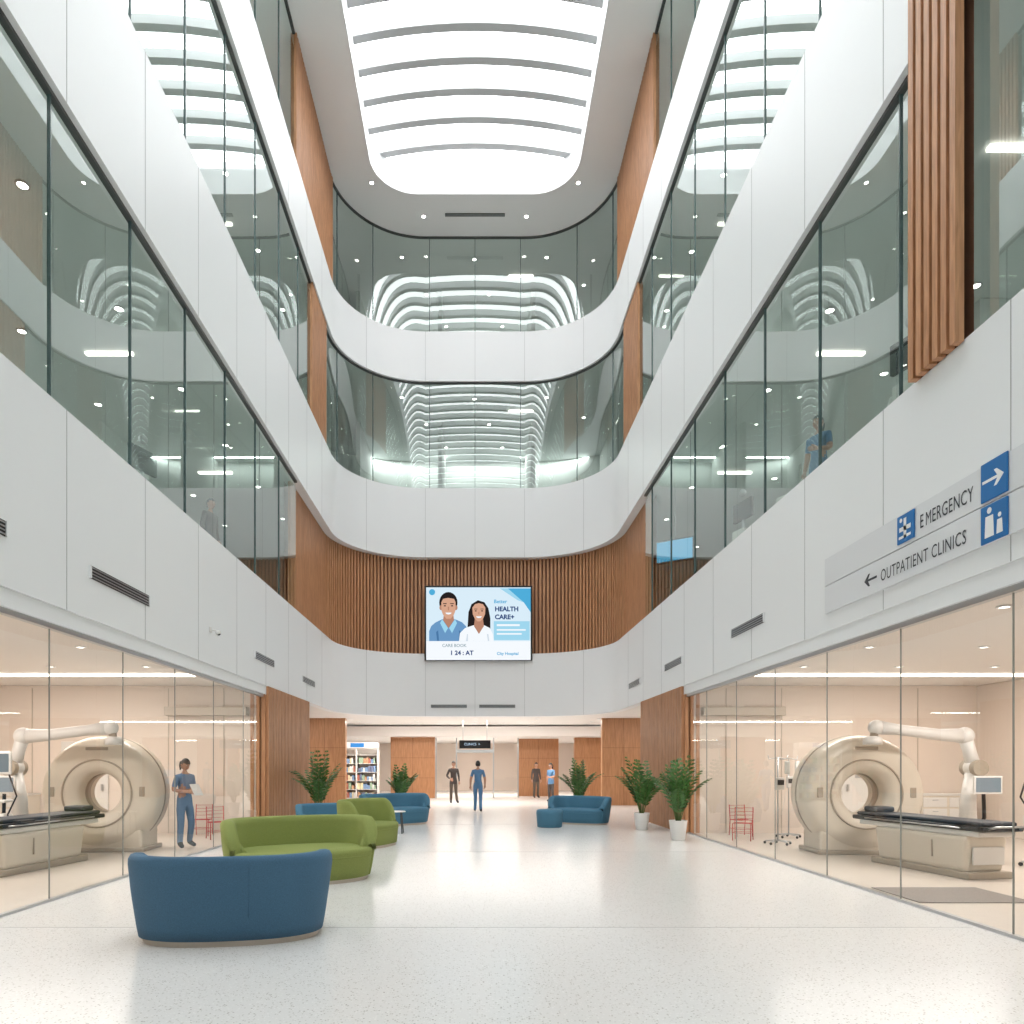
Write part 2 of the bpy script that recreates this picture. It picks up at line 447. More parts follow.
# lobby
LZ=3.46
b=B(); b.box((-12.3,D+7.2,LZ),(12.3,44,LZ+.2),WARMC); b.make('ceiling_lobby')
boxobj('ceiling_lobby_dropped',(-12,32.5,2.95),(12,44,3.4),WARMC)
boxobj('wall_lobby_end',(-12.3,43.8,0),(12.3,44,2.95),BEIGE)
boxobj('wall_lobby_left',(-12.3,20.6,0),(-12.1,44,LZ),BEIGE)
boxobj('wall_lobby_right',(12.1,20.6,0),(12.3,44,LZ),BEIGE)
boxobj('wall_partition_left',(-12,20.45,0),(-5.36,20.59,LZ),BEIGE)
boxobj('wall_partition_right',(5.36,20.45,0),(12,20.59,LZ),BEIGE)
def woodpanel(name,x0,x1,y0,y1,z):
    b=B(); b.box((x0,y0,0),(x1,y1,z),WOODP)
    n=max(1,int((x1-x0)/.8))
    for k in range(1,n): 
        xx=x0+(x1-x0)*k/n; b.box((xx-.006,y0-.004,0),(xx+.006,y0+.01,z),WOODD)
    for zz in (z*.33,z*.66): b.box((x0,y0-.004,zz-.005),(x1,y0+.01,zz+.005),WOODD)
    b.make(name)
woodpanel('wood_wall_panel',-8.5,-5.15,27.8,28.1,LZ)
woodpanel('wood_wall_panel',5.05,8.5,27.8,28.1,LZ)
woodpanel('wood_wall_panel',-4.1,-1.95,34,34.3,2.95)
woodpanel('wood_wall_panel',2.2,4.3,36,36.3,2.95)
woodpanel('wood_wall_panel',4.9,6.4,34.5,34.8,2.95)
pts=[(x,y) for x in (-7.5,-5,-2.5,0,2.5,5,7.5) for y in (28.2,30,31.7)]
downlights(pts,LZ,'downlight_array',.07,LEDW)
downlights([(x,y) for x in (-6,-3,-1,1,3,6) for y in (33.5,35.5,38,41)],2.95,'downlight_array',.07,LEDW)
winN[0]+=1
b=B(); 
for x0,x1 in ((-1.9,-.9),(.9,2.1)): 
    b.poly([(x0,34.1,0),(x1,34.1,0),(x1,34.1,2.9),(x0,34.1,2.9)],GLF)
    for x in (x0,x1): b.box((x-.03,34.07,0),(x+.03,34.13,2.92),GREYM)
b.box((-.9,34.05,2.2),(.9,34.15,2.35),GREYM)
b.make('window_%d'%winN[0],recalc=False)
b=B()
b.box((-6.2,31.4,0),(-4.3,31.5,2.6),MWHITE); 
for x in (-6.2,-5.25,-4.3): b.box((x-.03,30.95,0),(x+.03,31.4,2.3),MWHITE)
cols=[pmat('pack_%d'%i,c,.5) for i,c in enumerate([(.4,.14,.1),(.2,.32,.5),(.7,.62,.4),(.3,.42,.3),(.75,.75,.72),(.5,.3,.18),(.15,.18,.28)])]
for k in range(6):
    z=.15+.38*k; b.box((-6.2,30.95,z-.02),(-4.3,31.4,z),MWHITE)
    if k<5:
        x=-6.13
        while x<-4.45:
            w=random.uniform(.06,.15); h=random.uniform(.16,.3)
            if not -5.33<x+w/2<-5.17: b.box((x,31.0,z),(x+w*.9,31.3,z+h),random.choice(cols))
            x+=w
b.box((-6.2,30.9,2.35),(-4.3,31.0,2.6),MWHITE); b.box((-5.5,30.89,2.38),(-4.9,30.9,2.57),SIGNB)
b.make('shop_shelf_unit')
b=B(); b.box((-.65,-.05,-.17),(.65,.05,.17),BLACK,.01)
for x in (-.5,.5): b.tube([(x,0,.17),(x,0,1.0)],.012,GREYM,6)
b.text('CLINICS  >',.14,emat('sign_led_text',(.6,.8,1),1.2),Matrix(((1,0,0,-.45),(0,0,-1,-.053),(0,1,0,-.04),(0,0,0,1))))
b.make('hanging_direction_sign',loc=(0,29.2,2.46))

# ------------------------------------------------ vents on fascia
def vent(name,s,z,L=1.7,h=.16):
    b=B(); M=pmatx(s,0)
    b.box((-L/2,-.012,z-h/2),(L/2,-.001,z+h/2),BLACK,M=M)
    for k in range(4):
        zz=z-h/2+h*(k+.5)/4; b.box((-L/2,-.02,zz-.007),(L/2,-.012,zz+.006),GREYM,M=M)
    for e in (-1,1): b.box((e*L/2-.012,-.026,z-h/2),(e*L/2+.012,-.001,z+h/2),WHITE,M=M)
    b.make(name,recalc=False)
for y in (9.7,6.5,16.3,20.6): vent('air_vent_grille',sL(y),4.06,1.6 if y<12 else 1.5)
for y in (12.6,17.3,21.5): vent('air_vent_grille',sR(y),4.1,1.5)
vent('air_vent_grille',SC-1.0,3.85,1.4,.12); vent('air_vent_grille',SC+.85,3.85,1.4,.12)
b=B(); b.box((-.05,-.02,-.05),(.05,-.001,.05),MWHITE,.008); b.tube([(0,-.02,0),(0,-.12,-.02)],.015,MWHITE,8); b.sphere((0,-.15,-.05),.05,MWHITE); b.sphere((0,-.16,-.07),.035,BLACK)
c=b.make('security_camera'); c.matrix_world=pmatx(sL(12.95),0)@Matrix.Translation((0,0,4.1))

# ------------------------------------------------ wayfinding sign
b=B(); X=W
MT=lambda y,z,dx=.034,k=1.0: Matrix(((0,0,-1,X-dx),(-k,0,0,y),(0,1,0,z),(0,0,0,1)))
b.box((X-.03,5.6,3.70),(X-.001,9.75,4.075),SIGNW,.004); b.box((X-.03,5.6,4.085),(X-.001,9.75,4.46),SIGNW,.004)
def icon(y0,y1,z0,z1): b.box((X-.05,y0,z0),(X-.03,y1,z1),SIGNB,.01)
icon(6.38,6.72,4.10,4.47); icon(6.38,6.72,3.70,4.06); icon(7.74,8.05,4.12,4.44)
def up(pts,m=SIGNI,dx=.0515): b.poly([(X-dx,y,z) for y,z in pts],m)
def arrow(yc,zc,s,d,m,dx):
    q=[(-1,.09),(.35,.09),(.05,.5),(.32,.5),(.95,0),(.32,-.5),(.05,-.5),(.35,-.09),(-1,-.09)]
    up([(yc+d*a*s,zc+c*s*1.1) for a,c in q],m,dx)
arrow(6.55,4.285,.14,-1,SIGNI,.0515)
arrow(8.62,3.885,.14,1,SIGNT,.0315)
def disc(yc,zc,r,m=SIGNI): up([(yc+r*math.cos(a*math.pi/8),zc+r*math.sin(a*math.pi/8)) for a in range(16)],m)
disc(6.60,4.0,.03); up([(6.66,3.75),(6.54,3.75),(6.55,3.95),(6.65,3.95)]); disc(6.47,3.92,.022); up([(6.51,3.75),(6.43,3.75),(6.44,3.88),(6.50,3.88)])
up([(7.92,4.17),(7.87,4.17),(7.87,4.39),(7.92,4.39)]); up([(8.0,4.30),(8.0,4.25),(7.79,4.25),(7.79,4.30)]); disc(7.97,4.38,.025); up([(8.01,4.17),(7.79,4.17),(7.79,4.2),(8.01,4.2)])
b.text('E',.21,SIGNT,MT(7.66,4.185,k=.66))
b.text('MERGENCY',.21,SIGNT,MT(7.565,4.185,k=.64),space=1.06)
b.text('OUTPATIENT CLINICS',.20,SIGNT,MT(8.4,3.80,k=.70),space=1.06)
sg=b.make('wayfinding_sign',recalc=False)

# ------------------------------------------------ video screen
E=lambda n,c,s=1.0: emat('screen_'+n,c,s)
e_bg=E('bg',(.70,.85,.95)); e_w=E('white',(.92,.96,1)); e_cy=E('cyan',(.08,.42,.70)); e_cl=E('lightcyan',(.35,.68,.86)); e_sk=E('skin',(.68,.38,.26)); e_sk2=E('skin_shade',(.48,.24,.16)); e_hr=E('hair',(.02,.015,.015)); e_sh=E('shirt',(.15,.32,.56)); e_sh2=E('shirt_shade',(.07,.19,.38)); e_nv=E('navy',(.02,.06,.2)); e_gr=E('grey',(.35,.45,.5)); e_coat=E('coat_shade',(.66,.74,.82))
b=B()
b.box((-2.12,0,-.02),(2.12,.10,2.92),BLACK,.01)
lay=[0]
def sp(pts,m):
    lay[0]+=1; yy=-.002-.0008*lay[0]; b.poly([(x,yy,z) for x,z in pts],m)
def el(cx,cz,rx,rz,m,n=24,a0=0,a1=360): sp([(cx+rx*math.cos(math.radians(a0+(a1-a0)*k/n)),cz+rz*math.sin(math.radians(a0+(a1-a0)*k/n))) for k in range(n+1 if a1-a0<360 else n)],m)
def px(x,y): return ((x-478.5)/25.6,(660-y)/25.6)
def rect(x0,y0_,x1,y1,m): sp([px(x0,y1),px(x1,y1),px(x1,y0_),px(x0,y0_)],m)
rect(426,587,531,660,e_bg); rect(426,641,531,660,e_w)
sp([px(508,588),px(531,588),px(531,612),px(524,602)],e_cy); sp([px(500,588),px(508,588),px(524,602),px(518,600)],e_cl)
rect(494,621,530,640,e_cl); rect(497,624,520,626,e_w); rect(497,629,526,630.5,e_w); rect(497,633,522,634.5,e_w)
sp([px(429,641),px(429,631),px(431,626),px(435,622.5),px(442,619),px(455,619),px(462,622),px(466,626),px(468,632),px(468,641)],e_sh)
sp([px(437,641),px(436,632),px(438,630),px(439,641)],e_sh2); sp([px(459,641),px(459,630),px(461,632),px(461,641)],e_sh2)
sp([px(444,612),px(453,612),px(454,620),px(448.5,628),px(443,620)],e_sk2)
sp([px(442,619),px(448,628),px(445,633),px(440,623)],e_cl); sp([px(455,619),px(449,628),px(452,633),px(457,623)],e_cl)
c=px(448.3,604); el(c[0],c[1]+.06,.36,.42,e_hr)
for q in (440.8,456): 
    c=px(q,607.5); el(c[0],c[1],.06,.1,e_sk2,10)
sp([px(441.2,602),px(443,598.6),px(448,597.6),px(454,598.6),px(455.6,602),px(455.4,610.5),px(453.7,615),px(450.5,618.6),px(446.3,618.6),px(443.1,615),px(441.4,610.5)],e_sk)
for q in (444.8,452): 
    c=px(q,605.6); el(c[0],c[1],.045,.026,e_hr,8); rect(q-1.8,603,q+1.8,603.8,e_hr)
rect(447.8,606.5,449,610.2,e_sk2)
c=px(448.4,612.4); el(c[0],c[1],.12,.075,e_w,12,180,360)
sp([px(470,641),px(467.5,628),px(468.5,612),px(471.5,604),px(478,600),px(484.5,602),px(488.5,608),px(490.5,618),px(490.5,630),px(487,641)],e_hr)
sp([px(459,641),px(460,633),px(465,628),px(474,625),px(484,625),px(490,628),px(493,634),px(494,641)],e_w)
sp([px(466,641),px(467,634),px(468,634),px(468,641)],e_coat); sp([px(488,641),px(487,634),px(488.5,634),px(489.5,641)],e_coat)
sp([px(475,618),px(483,618),px(484,626),px(479,634),px(474,626)],e_sk2)
sp([px(472.4,607.5),px(475,604),px(479,603),px(483,604),px(485.5,607.5),px(485.2,614),px(483.2,618.5),px(480.4,621.3),px(477.5,621.3),px(474.8,618.5),px(472.8,614)],e_sk)
for q in (475.8,482.2):
    c=px(q,610.8); el(c[0],c[1],.042,.024,e_hr,8); rect(q-1.6,608.6,q+1.6,609.2,e_hr)
rect(478.5,611.8,479.4,614.3,e_sk2)
c=px(479,616.2); el(c[0],c[1],.11,.07,e_w,12,180,360)
def st(t,size,x,y,m,bold=.004):
    lay[0]+=1; p=px(x,y); b.text(t,size,m,Matrix(((1,0,0,p[0]),(0,0,-1,-.002-.0008*lay[0]),(0,1,0,p[1]),(0,0,0,1))),bold=bold)
st('Better',.2,494,603,e_cy); st('HEALTH',.25,495,611,e_nv,.010); st('CARE+',.25,495,619,e_nv,.010)
st('CARE BOOK',.17,442,647,e_gr); st('1 24 : AT',.24,450,655,e_nv,.008); st('City Hospital',.16,497,655,e_cy)
c=px(432,592); el(c[0],c[1],.12,.12,e_cy)
b.make('video_display_screen',loc=(.13,26.67,5.60),scale=.97,recalc=False)
b=B(); b.box((-.05,-.55,-.32),(.05,.55,.32),BLACK,.01); b.box((-.056,-.5,-.28),(-.05,.5,.28),emat('small_screen',(.08,.45,.75),1.2)); b.tube([(0,0,.3),(0,0,1.9)],.02,GREYM,6)
b.make('wall_display_screen',loc=(5.6,19.6,7.6),rot=1.0)

# ------------------------------------------------ sofas
def sofa_mesh(w,d,fab,h=.82,t0d=-28,t1d=208,seam=True):
    b=B(); a,bb=w/2,d/2; n=2.5
    def se(t,k=1.0):
        c,s=math.cos(t),math.sin(t)
        r=(abs(c)**n+abs(s)**n)**(-1/n); return Vector((a*k*r*c,bb*k*r*s,0))
    N=64
    def ring(k,z,m=None): return [(se(2*math.pi*i/N,k)+Vector((0,0,z))) for i in range(N)]
    b.grid([ring(.87,0),ring(.89,.05)],PLINTH,cv=True)
    rows=[ring(.89,.05),ring(.905,.055),ring(.925,.2),ring(.945,.33),ring(.955,.40),ring(.945,.435),ring(.91,.45),ring(.6,.455),ring(.3,.456)]
    V=b.grid(rows,fab,cv=True); f=b.bm.faces.new(V[-1]); f.material_index=b.mi(fab)
    b.tube([se(math.radians(t1d-2+ (360-t1d+t0d+4)*i/24),.95)+Vector((0,0,.345)) for i in range(25)],.008,fab,6,caps=False)
    t0,t1=math.radians(t0d),math.radians(t1d); M_=56; rows=[]
    for i in range(M_+1):
        u=i/M_; t=t0+(t1-t0)*u
        e=min(u,1-u)*M_
        hh=h-(h-.50)*max(0,1-e/9)**2.2
        kk=min(1,(e+.6)/3)**.5
        def q(k,z): return se(t,k)+Vector((0,0,z))
        mid=.90
        prof=[(.915,.055),(.935,.15),(.955,.27),(.974,.39),(.99,.5),(1.012,hh-.09),(1.010,hh-.045),(.99,hh-.012),(.95,hh),(.89,hh-.002),(.845,hh-.03),(.825,hh-.09),(.80,.55),(.76,.43),(.76,.2)]
        row=[]
        for k,z in prof:
            z=min(z,hh) if z>.45 else z
            k2=mid+(k-mid)*kk if z>.44 else k
            row.append(q(k2,z))
        rows.append(row)
    V=b.grid(rows,fab,cv=True)
    for r in (V[0],V[-1]):
        f=b.bm.faces.new(r); f.material_index=b.mi(fab); f.smooth=True
    if seam:
        for tt in (math.radians(104),):
            b.tube([se(tt,.954)*1.001+Vector((0,0,.26)),se(tt,.99)*1.001+Vector((0,0,.5)),se(tt,1.012)+Vector((0,0,h-.09))],.004,fab,5)
    return b
s1=sofa_mesh(1.80,1.08,BLUE,.80).make('curved_sofa',loc=(-2.28,6.62,0),rot=math.radians(189))
s2=sofa_mesh(2.1,1.3,GREEN,.86).make('curved_sofa',loc=(-2.42,9.75,0),rot=math.radians(26))
sofa_mesh(1.50,1.0,GREEN,.92,seam=False).make('curved_sofa',loc=(-2.10,13.9,0),rot=math.radians(68))
s4=sofa_mesh(2.0,1.15,BLUEF).make('curved_sofa',loc=(-2.15,18.9,0),rot=math.radians(35))
copy_obj(s4,'curved_sofa',(-3.3,16.3,0),math.radians(20),.85)
copy_obj(s4,'curved_sofa',(2.85,19.2,0),math.radians(-35),.9)
b=B(); b.lathe([(.30,0),(.32,.02),(.345,.35),(.34,.42),(.30,.45),(0.001,.455)],BLUEF,28); b.lathe([(.28,-.0),(.29,.03)],PLINTH,28)
b.make('round_ottoman',loc=(1.93,18.1,0))
b=B(); b.lathe([(0.001,.50),(.22,.50),(.225,.51),(.22,.52),(0.001,.52)],MWHITE,28)
for k in range(4):
    a=math.pi/4+k*math.pi/2; b.tube([(.17*math.cos(a),.17*math.sin(a),.5),(.22*math.cos(a),.22*math.sin(a),0)],.014,DARK,6)
b.make('side_table',loc=(-1.85,16.4,0))

# ------------------------------------------------ plants
def plant(loc,h=1.7,seed=1,potr=.19,poth=.42):
    random.seed(seed); b=B()
    b.lathe([(potr*.70,0),(potr*.74,.01),(potr,poth-.02),(potr*1.02,poth),(potr*.92,poth),(potr*.88,poth-.05)],POT,28)
    b.lathe([(potr*.9,poth-.06),(potr*.5,poth-.045),(.001,poth-.04)],SOIL,20)
    H=h-poth
    for k in range(18):
        az=k*2.399+random.uniform(-.3,.3); lean=random.uniform(.08,.95); L=H*random.uniform(.75,1.05)*(1.05 if lean<.5 else .88)
        pts=[]; p=Vector((.04*math.cos(az),.04*math.sin(az),poth-.05)); n=12; ang=lean*.3
        for i in range(n+1):
            pts.append(p.copy()); ang+=lean*.13*(i/n*1.5)
            p=p+Vector((math.sin(ang)*math.cos(az),math.sin(ang)*math.sin(az),math.cos(ang)))*(L/n)
        b.tube(pts,[.010-.007*i/n for i in range(n+1)],STEM,5)
        side=Vector((-math.sin(az),math.cos(az),0))
        for i in range(3,n+1):
            t=(pts[min(i+1,n)]-pts[i-1]).normalized(); nn=side.cross(t).normalized()
            for sgn in (-1,1):
                ll=.27*math.sin(math.pi*(.22+.68*(i-3)/(n-3)))*random.uniform(.85,1.15)
                dr=(side*sgn*.8+t*.9+Vector((0,0,-.1))).normalized(); wv=(t*.9-side*sgn*.5).normalized()*.036
                a0=pts[i]; a1=a0+dr*ll*.45; a2=a0+dr*ll+Vector((0,0,-.07*ll/.26))
                vs=[b.bm.verts.new(x) for x in (a0,a1+wv+nn*.006,a2,a1-wv+nn*.006)]
                f=b.bm.faces.new(vs); f.material_index=b.mi(LEAF); f.smooth=True
    b.make('potted_palm',loc=loc,recalc=False)
plant((4.34,14.95,0),1.75,1); plant((4.12,17.3,0),1.8,2); plant((3.2,21.6,0),1.8,3); plant((-4.15,18.6,0),1.95,4); plant((-2.35,22.2,0),1.65,5)

# ------------------------------------------------ CT scanner
def ct(loc,rot,name='ct_scanner'):
    b=B(); C=Matrix.Translation((0,0,1.08))@Matrix.Rotation(math.pi/2,4,'X')
    prof=[(.37,-.28),(.37,.28),(.42,.36),(.52,.42),(.60,.44),(.82,.44),(.94,.42),(1.01,.36),(1.05,.26),(1.06,.1),(1.06,-.1),(1.05,-.26),(1.01,-.36),(.94,-.42),(.82,-.44),(.6,-.44),(.52,-.42),(.42,-.36)]
    b.lathe(prof,CREAM,56,M=C,closed=True)
    for zz in (.443,-.443):
        b.lathe([(.60,zz-.01),(.60,zz+.012),(.63,zz+.012),(.63,zz-.01)],CREAMD,56,M=C,closed=True)
    b.lathe([(1.063,-.03),(1.068,-.03),(1.068,.03),(1.063,.03)],CREAMD,56,M=C,closed=True)
    b.lathe([(.366,-.1),(.36,-.1),(.36,.1),(.366,.1)],CREAMD,48,M=C,closed=True)
    b.box((-.78,-.40,0),(.78,.40,.42),CREAM,.06,seg=3); b.box((-.84,-.46,0),(.84,.46,.08),CREAMD,.02)
    for sx in (-.8,.8):
        b.box((sx-.05,-.455,1.02),(sx+.05,-.43,1.2),CREAMD,.01)
    b.box((-.2,-.455,1.87),(.2,-.43,1.93),CREAMD,.01)
    return b.make(name,loc=loc,rot=rot)
ct((-6.95,13.25,0),math.radians(4)); ct((7.0,12.9,0),math.radians(-4))
def ptable(loc,rot=0):
    b=B()
    b.box((-.36,-1.15,.0),(.36,.75,.10),CREAMD,.02)
    b.box((-.34,-1.1,.08),(.34,.7,.60),CREAM,.06,seg=3,taper=.93)
    b.box((-.345,-.5,.25),(.345,-.48,.5),CREAMD); b.box((-.25,-1.12,.2),(.25,-1.09,.45),MWHITE,.01)
    b.box((-.30,-1.25,.60),(.30,1.1,.68),MWHITE,.02); b.box((-.32,-1.35,.68),(.32,1.25,.75),BLACK,.02)
    b.box((-.27,-1.3,.75),(.27,1.2,.81),PAD,.025)
    b.box((-.18,.85,.81),(.18,1.15,.90),PAD,.03)
    for sx in (-.35,.35): b.tube([(sx,-1.0,.715),(sx,.9,.715)],.012,GREYM,6)
    b.tube([(-.25,-1.35,.72),(-.25,-1.48,.76),(.25,-1.48,.76),(.25,-1.35,.72)],.015,GREYM,8)
    b.box((.33,-.9,.76),(.45,-.6,.79),BLACK,.01)
    return b.make('patient_table',loc=loc,rot=rot)
ptable((-6.95,11.1,0),math.radians(-6)); ptable((7.02,10.9,0),math.radians(9))
def arm(loc,rot,name,mir=1,stand=True):
    b=B(); m=mir
    b.lathe([(.32,0),(.32,.06),(.24,.10),(.2,.5),(.17,.55)],MWHITE,24)
    b.tube([(0,0,.5),(0,0,1.0),(m*.08,0,1.5)],[.14,.12,.11],MWHITE,16)
    b.sphere((m*.1,0,1.55),.16,MWHITE,18); b.lathe([(.13,-.18),(.14,-.17),(.14,.17),(.13,.18)],CREAMD,20,M=Matrix.Translation((m*.1,0,1.55))@Matrix.Rotation(math.pi/2,4,'X'))
    b.tube([(m*.1,0,1.55),(m*.02,0,1.85),(-m*.05,0,2.08)],[.12,.10,.11],MWHITE,16)
    b.sphere((-m*.06,0,2.1),.15,MWHITE,18)
    b.tube([(-m*.06,0,2.1),(-m*.5,0,2.12),(-m*1.2,-.05,2.2),(-m*1.55,-.05,2.24)],[.13,.10,.09,.12],MWHITE,16)
    b.sphere((-m*1.6,-.05,2.24),.13,MWHITE,16)
    b.tube([(-m*1.6,-.05,2.24),(-m*1.66,-.06,2.06)],[.07,.06],CREAMD,12)
    b.lathe([(.15,0),(.15,.10),(.10,.14)],MWHITE,20,M=Matrix.Translation((-m*1.67,-.06,1.95)))
    b.tube([(m*.2,.02,1.6),(m*.3,.05,1.2),(m*.28,0,.7),(m*.15,0,.4)],.03,BLACK,8)
    b.tube([(m*.05,-.1,1.25),(m*.0,-.4,1.3)],.025,GREYM,8); b.box((m*-.22,-.46,1.12),(m*.25,-.42,1.42),MWHITE,.01); b.box((m*-.19,-.464,1.15),(m*.22,-.46,1.39),emat(name+'_scr',(.45,.5,.52),.7))
    return b.make(name,loc=loc,rot=rot)
arm((8.45,12.0,0),0,'robotic_imaging_arm',1)
arm((-7.9,12.15,0),0,'robotic_imaging_arm',-1)
def cart(loc,rot):
    b=B()
    for k in range(5):
        a=k*2*math.pi/5; b.tube([(0,0,.1),(.28*math.cos(a),.28*math.sin(a),.07)],.02,MWHITE,8); b.sphere((.28*math.cos(a),.28*math.sin(a),.035),.034,BLACK,8)
    b.tube([(0,0,.08),(0,0,1.7)],.028,MWHITE,10)
    b.box((-.2,-.18,.62),(.2,.18,.82),MWHITE,.03); b.box((-.22,-.2,1.0),(.22,.14,1.04),MWHITE,.01)
    b.box((-.26,-.08,1.45),(.26,-.02,1.82),MWHITE,.02); b.box((-.23,-.084,1.49),(.23,-.08,1.78),emat('cart_screen',(.35,.42,.45),.6))
    b.tube([(.2,0,1.45),(.32,-.02,1.1),(.2,-.05,.8),(.3,-.05,.6)],.014,BLACK,6); b.tube([(-.2,0,1.45),(-.3,-.02,1.1),(-.15,-.05,.8)],.014,BLACK,6)
    b.make('patient_monitor_cart',loc=loc,rot=rot)
cart((-7.68,11.2,0),.2); cart((8.8,10.85,0),-.3)
def ivpole(loc):
    b=B()
    for k in range(5):
        a=k*2*math.pi/5; b.tube([(0,0,.09),(.25*math.cos(a),.25*math.sin(a),.06)],.015,GREYM,8); b.sphere((.25*math.cos(a),.25*math.sin(a),.03),.029,BLACK,8)
    b.tube([(0,0,.06),(0,0,1.75)],.015,GREYM,8)
    b.tube([(-.2,0,1.8),(-.18,0,1.72),(0,0,1.75),(.18,0,1.72),(.2,0,1.8)],.01,GREYM,6)
    b.box((-.07,-.1,1.1),(.1,.0,1.35),MWHITE,.02); b.box((-.05,-.104,1.2),(.08,-.1,1.3),BLACK)
    b.box((.14,-.03,1.42),(.24,.03,1.68),pmat('iv_bag',(.7,.72,.7),.2),.02); b.tube([(.19,0,1.42),(.15,-.03,1.0),(.05,-.04,.6)],.005,MWHITE,5)
    b.make('iv_stand',loc=loc)
ivpole((6.1,14.1,0)); ivpole((6.9,15.4,0)); ivpole((-7.6,15.5,0))
def redchair(loc,rot):
    b=B()
    for x in (-.22,.22):
        b.tube([(x,-.22,0),(x,-.2,.44),(x,.18,.44),(x,.24,.85)],.012,RED,8); b.tube([(x,.24,0),(x,.18,.44)],.012,RED,8)
    for k in range(7):
        y=-.2+.38*k/6; b.tube([(-.22,y,.445),(.22,y,.445)],.006,RED,6)
    for k in range(4):
        z=.55+.28*k/3; yy=.18+.06*(z-.44)/.41; b.tube([(-.22,yy,z),(.22,yy,z)],.006,RED,6)
    for z in (.2,): b.tube([(-.22,-.21,z),(.22,-.21,z),(.22,.22,z),(-.22,.22,z),(-.22,-.21,z)],.007,RED,6)
    b.make('red_wire_chair',loc=loc,rot=rot,scale=.82)
redchair((-5.6,15.2,0),.6); redchair((5.7,14.9,0),-.5); redchair((-6.2,15.9,0),.1); redchair((6.0,15.8,0),.1)
b=B(); b.box((5.15,8.1,0),(6.5,9.1,.012),MAT,.004); b.make('floor_mat')
def cab(loc):
    b=B(); b.box((-.6,-.22,0),(.6,.22,.9),CREAM,.01); b.box((-.62,-.24,.9),(.62,.22,.94),MWHITE,.005)
    for x in (-.3,.3):
        for z in (.12,.38,.64): b.box((x-.27,-.235,z),(x+.27,-.22,z+.22),MWHITE,.005); b.box((x-.06,-.25,z+.15),(x+.06,-.235,z+.17),GREYM)
    b.make('supply_cabinet',loc=loc)
cab((10.8,16.2,0)); cab((-10.8,16.2,0))

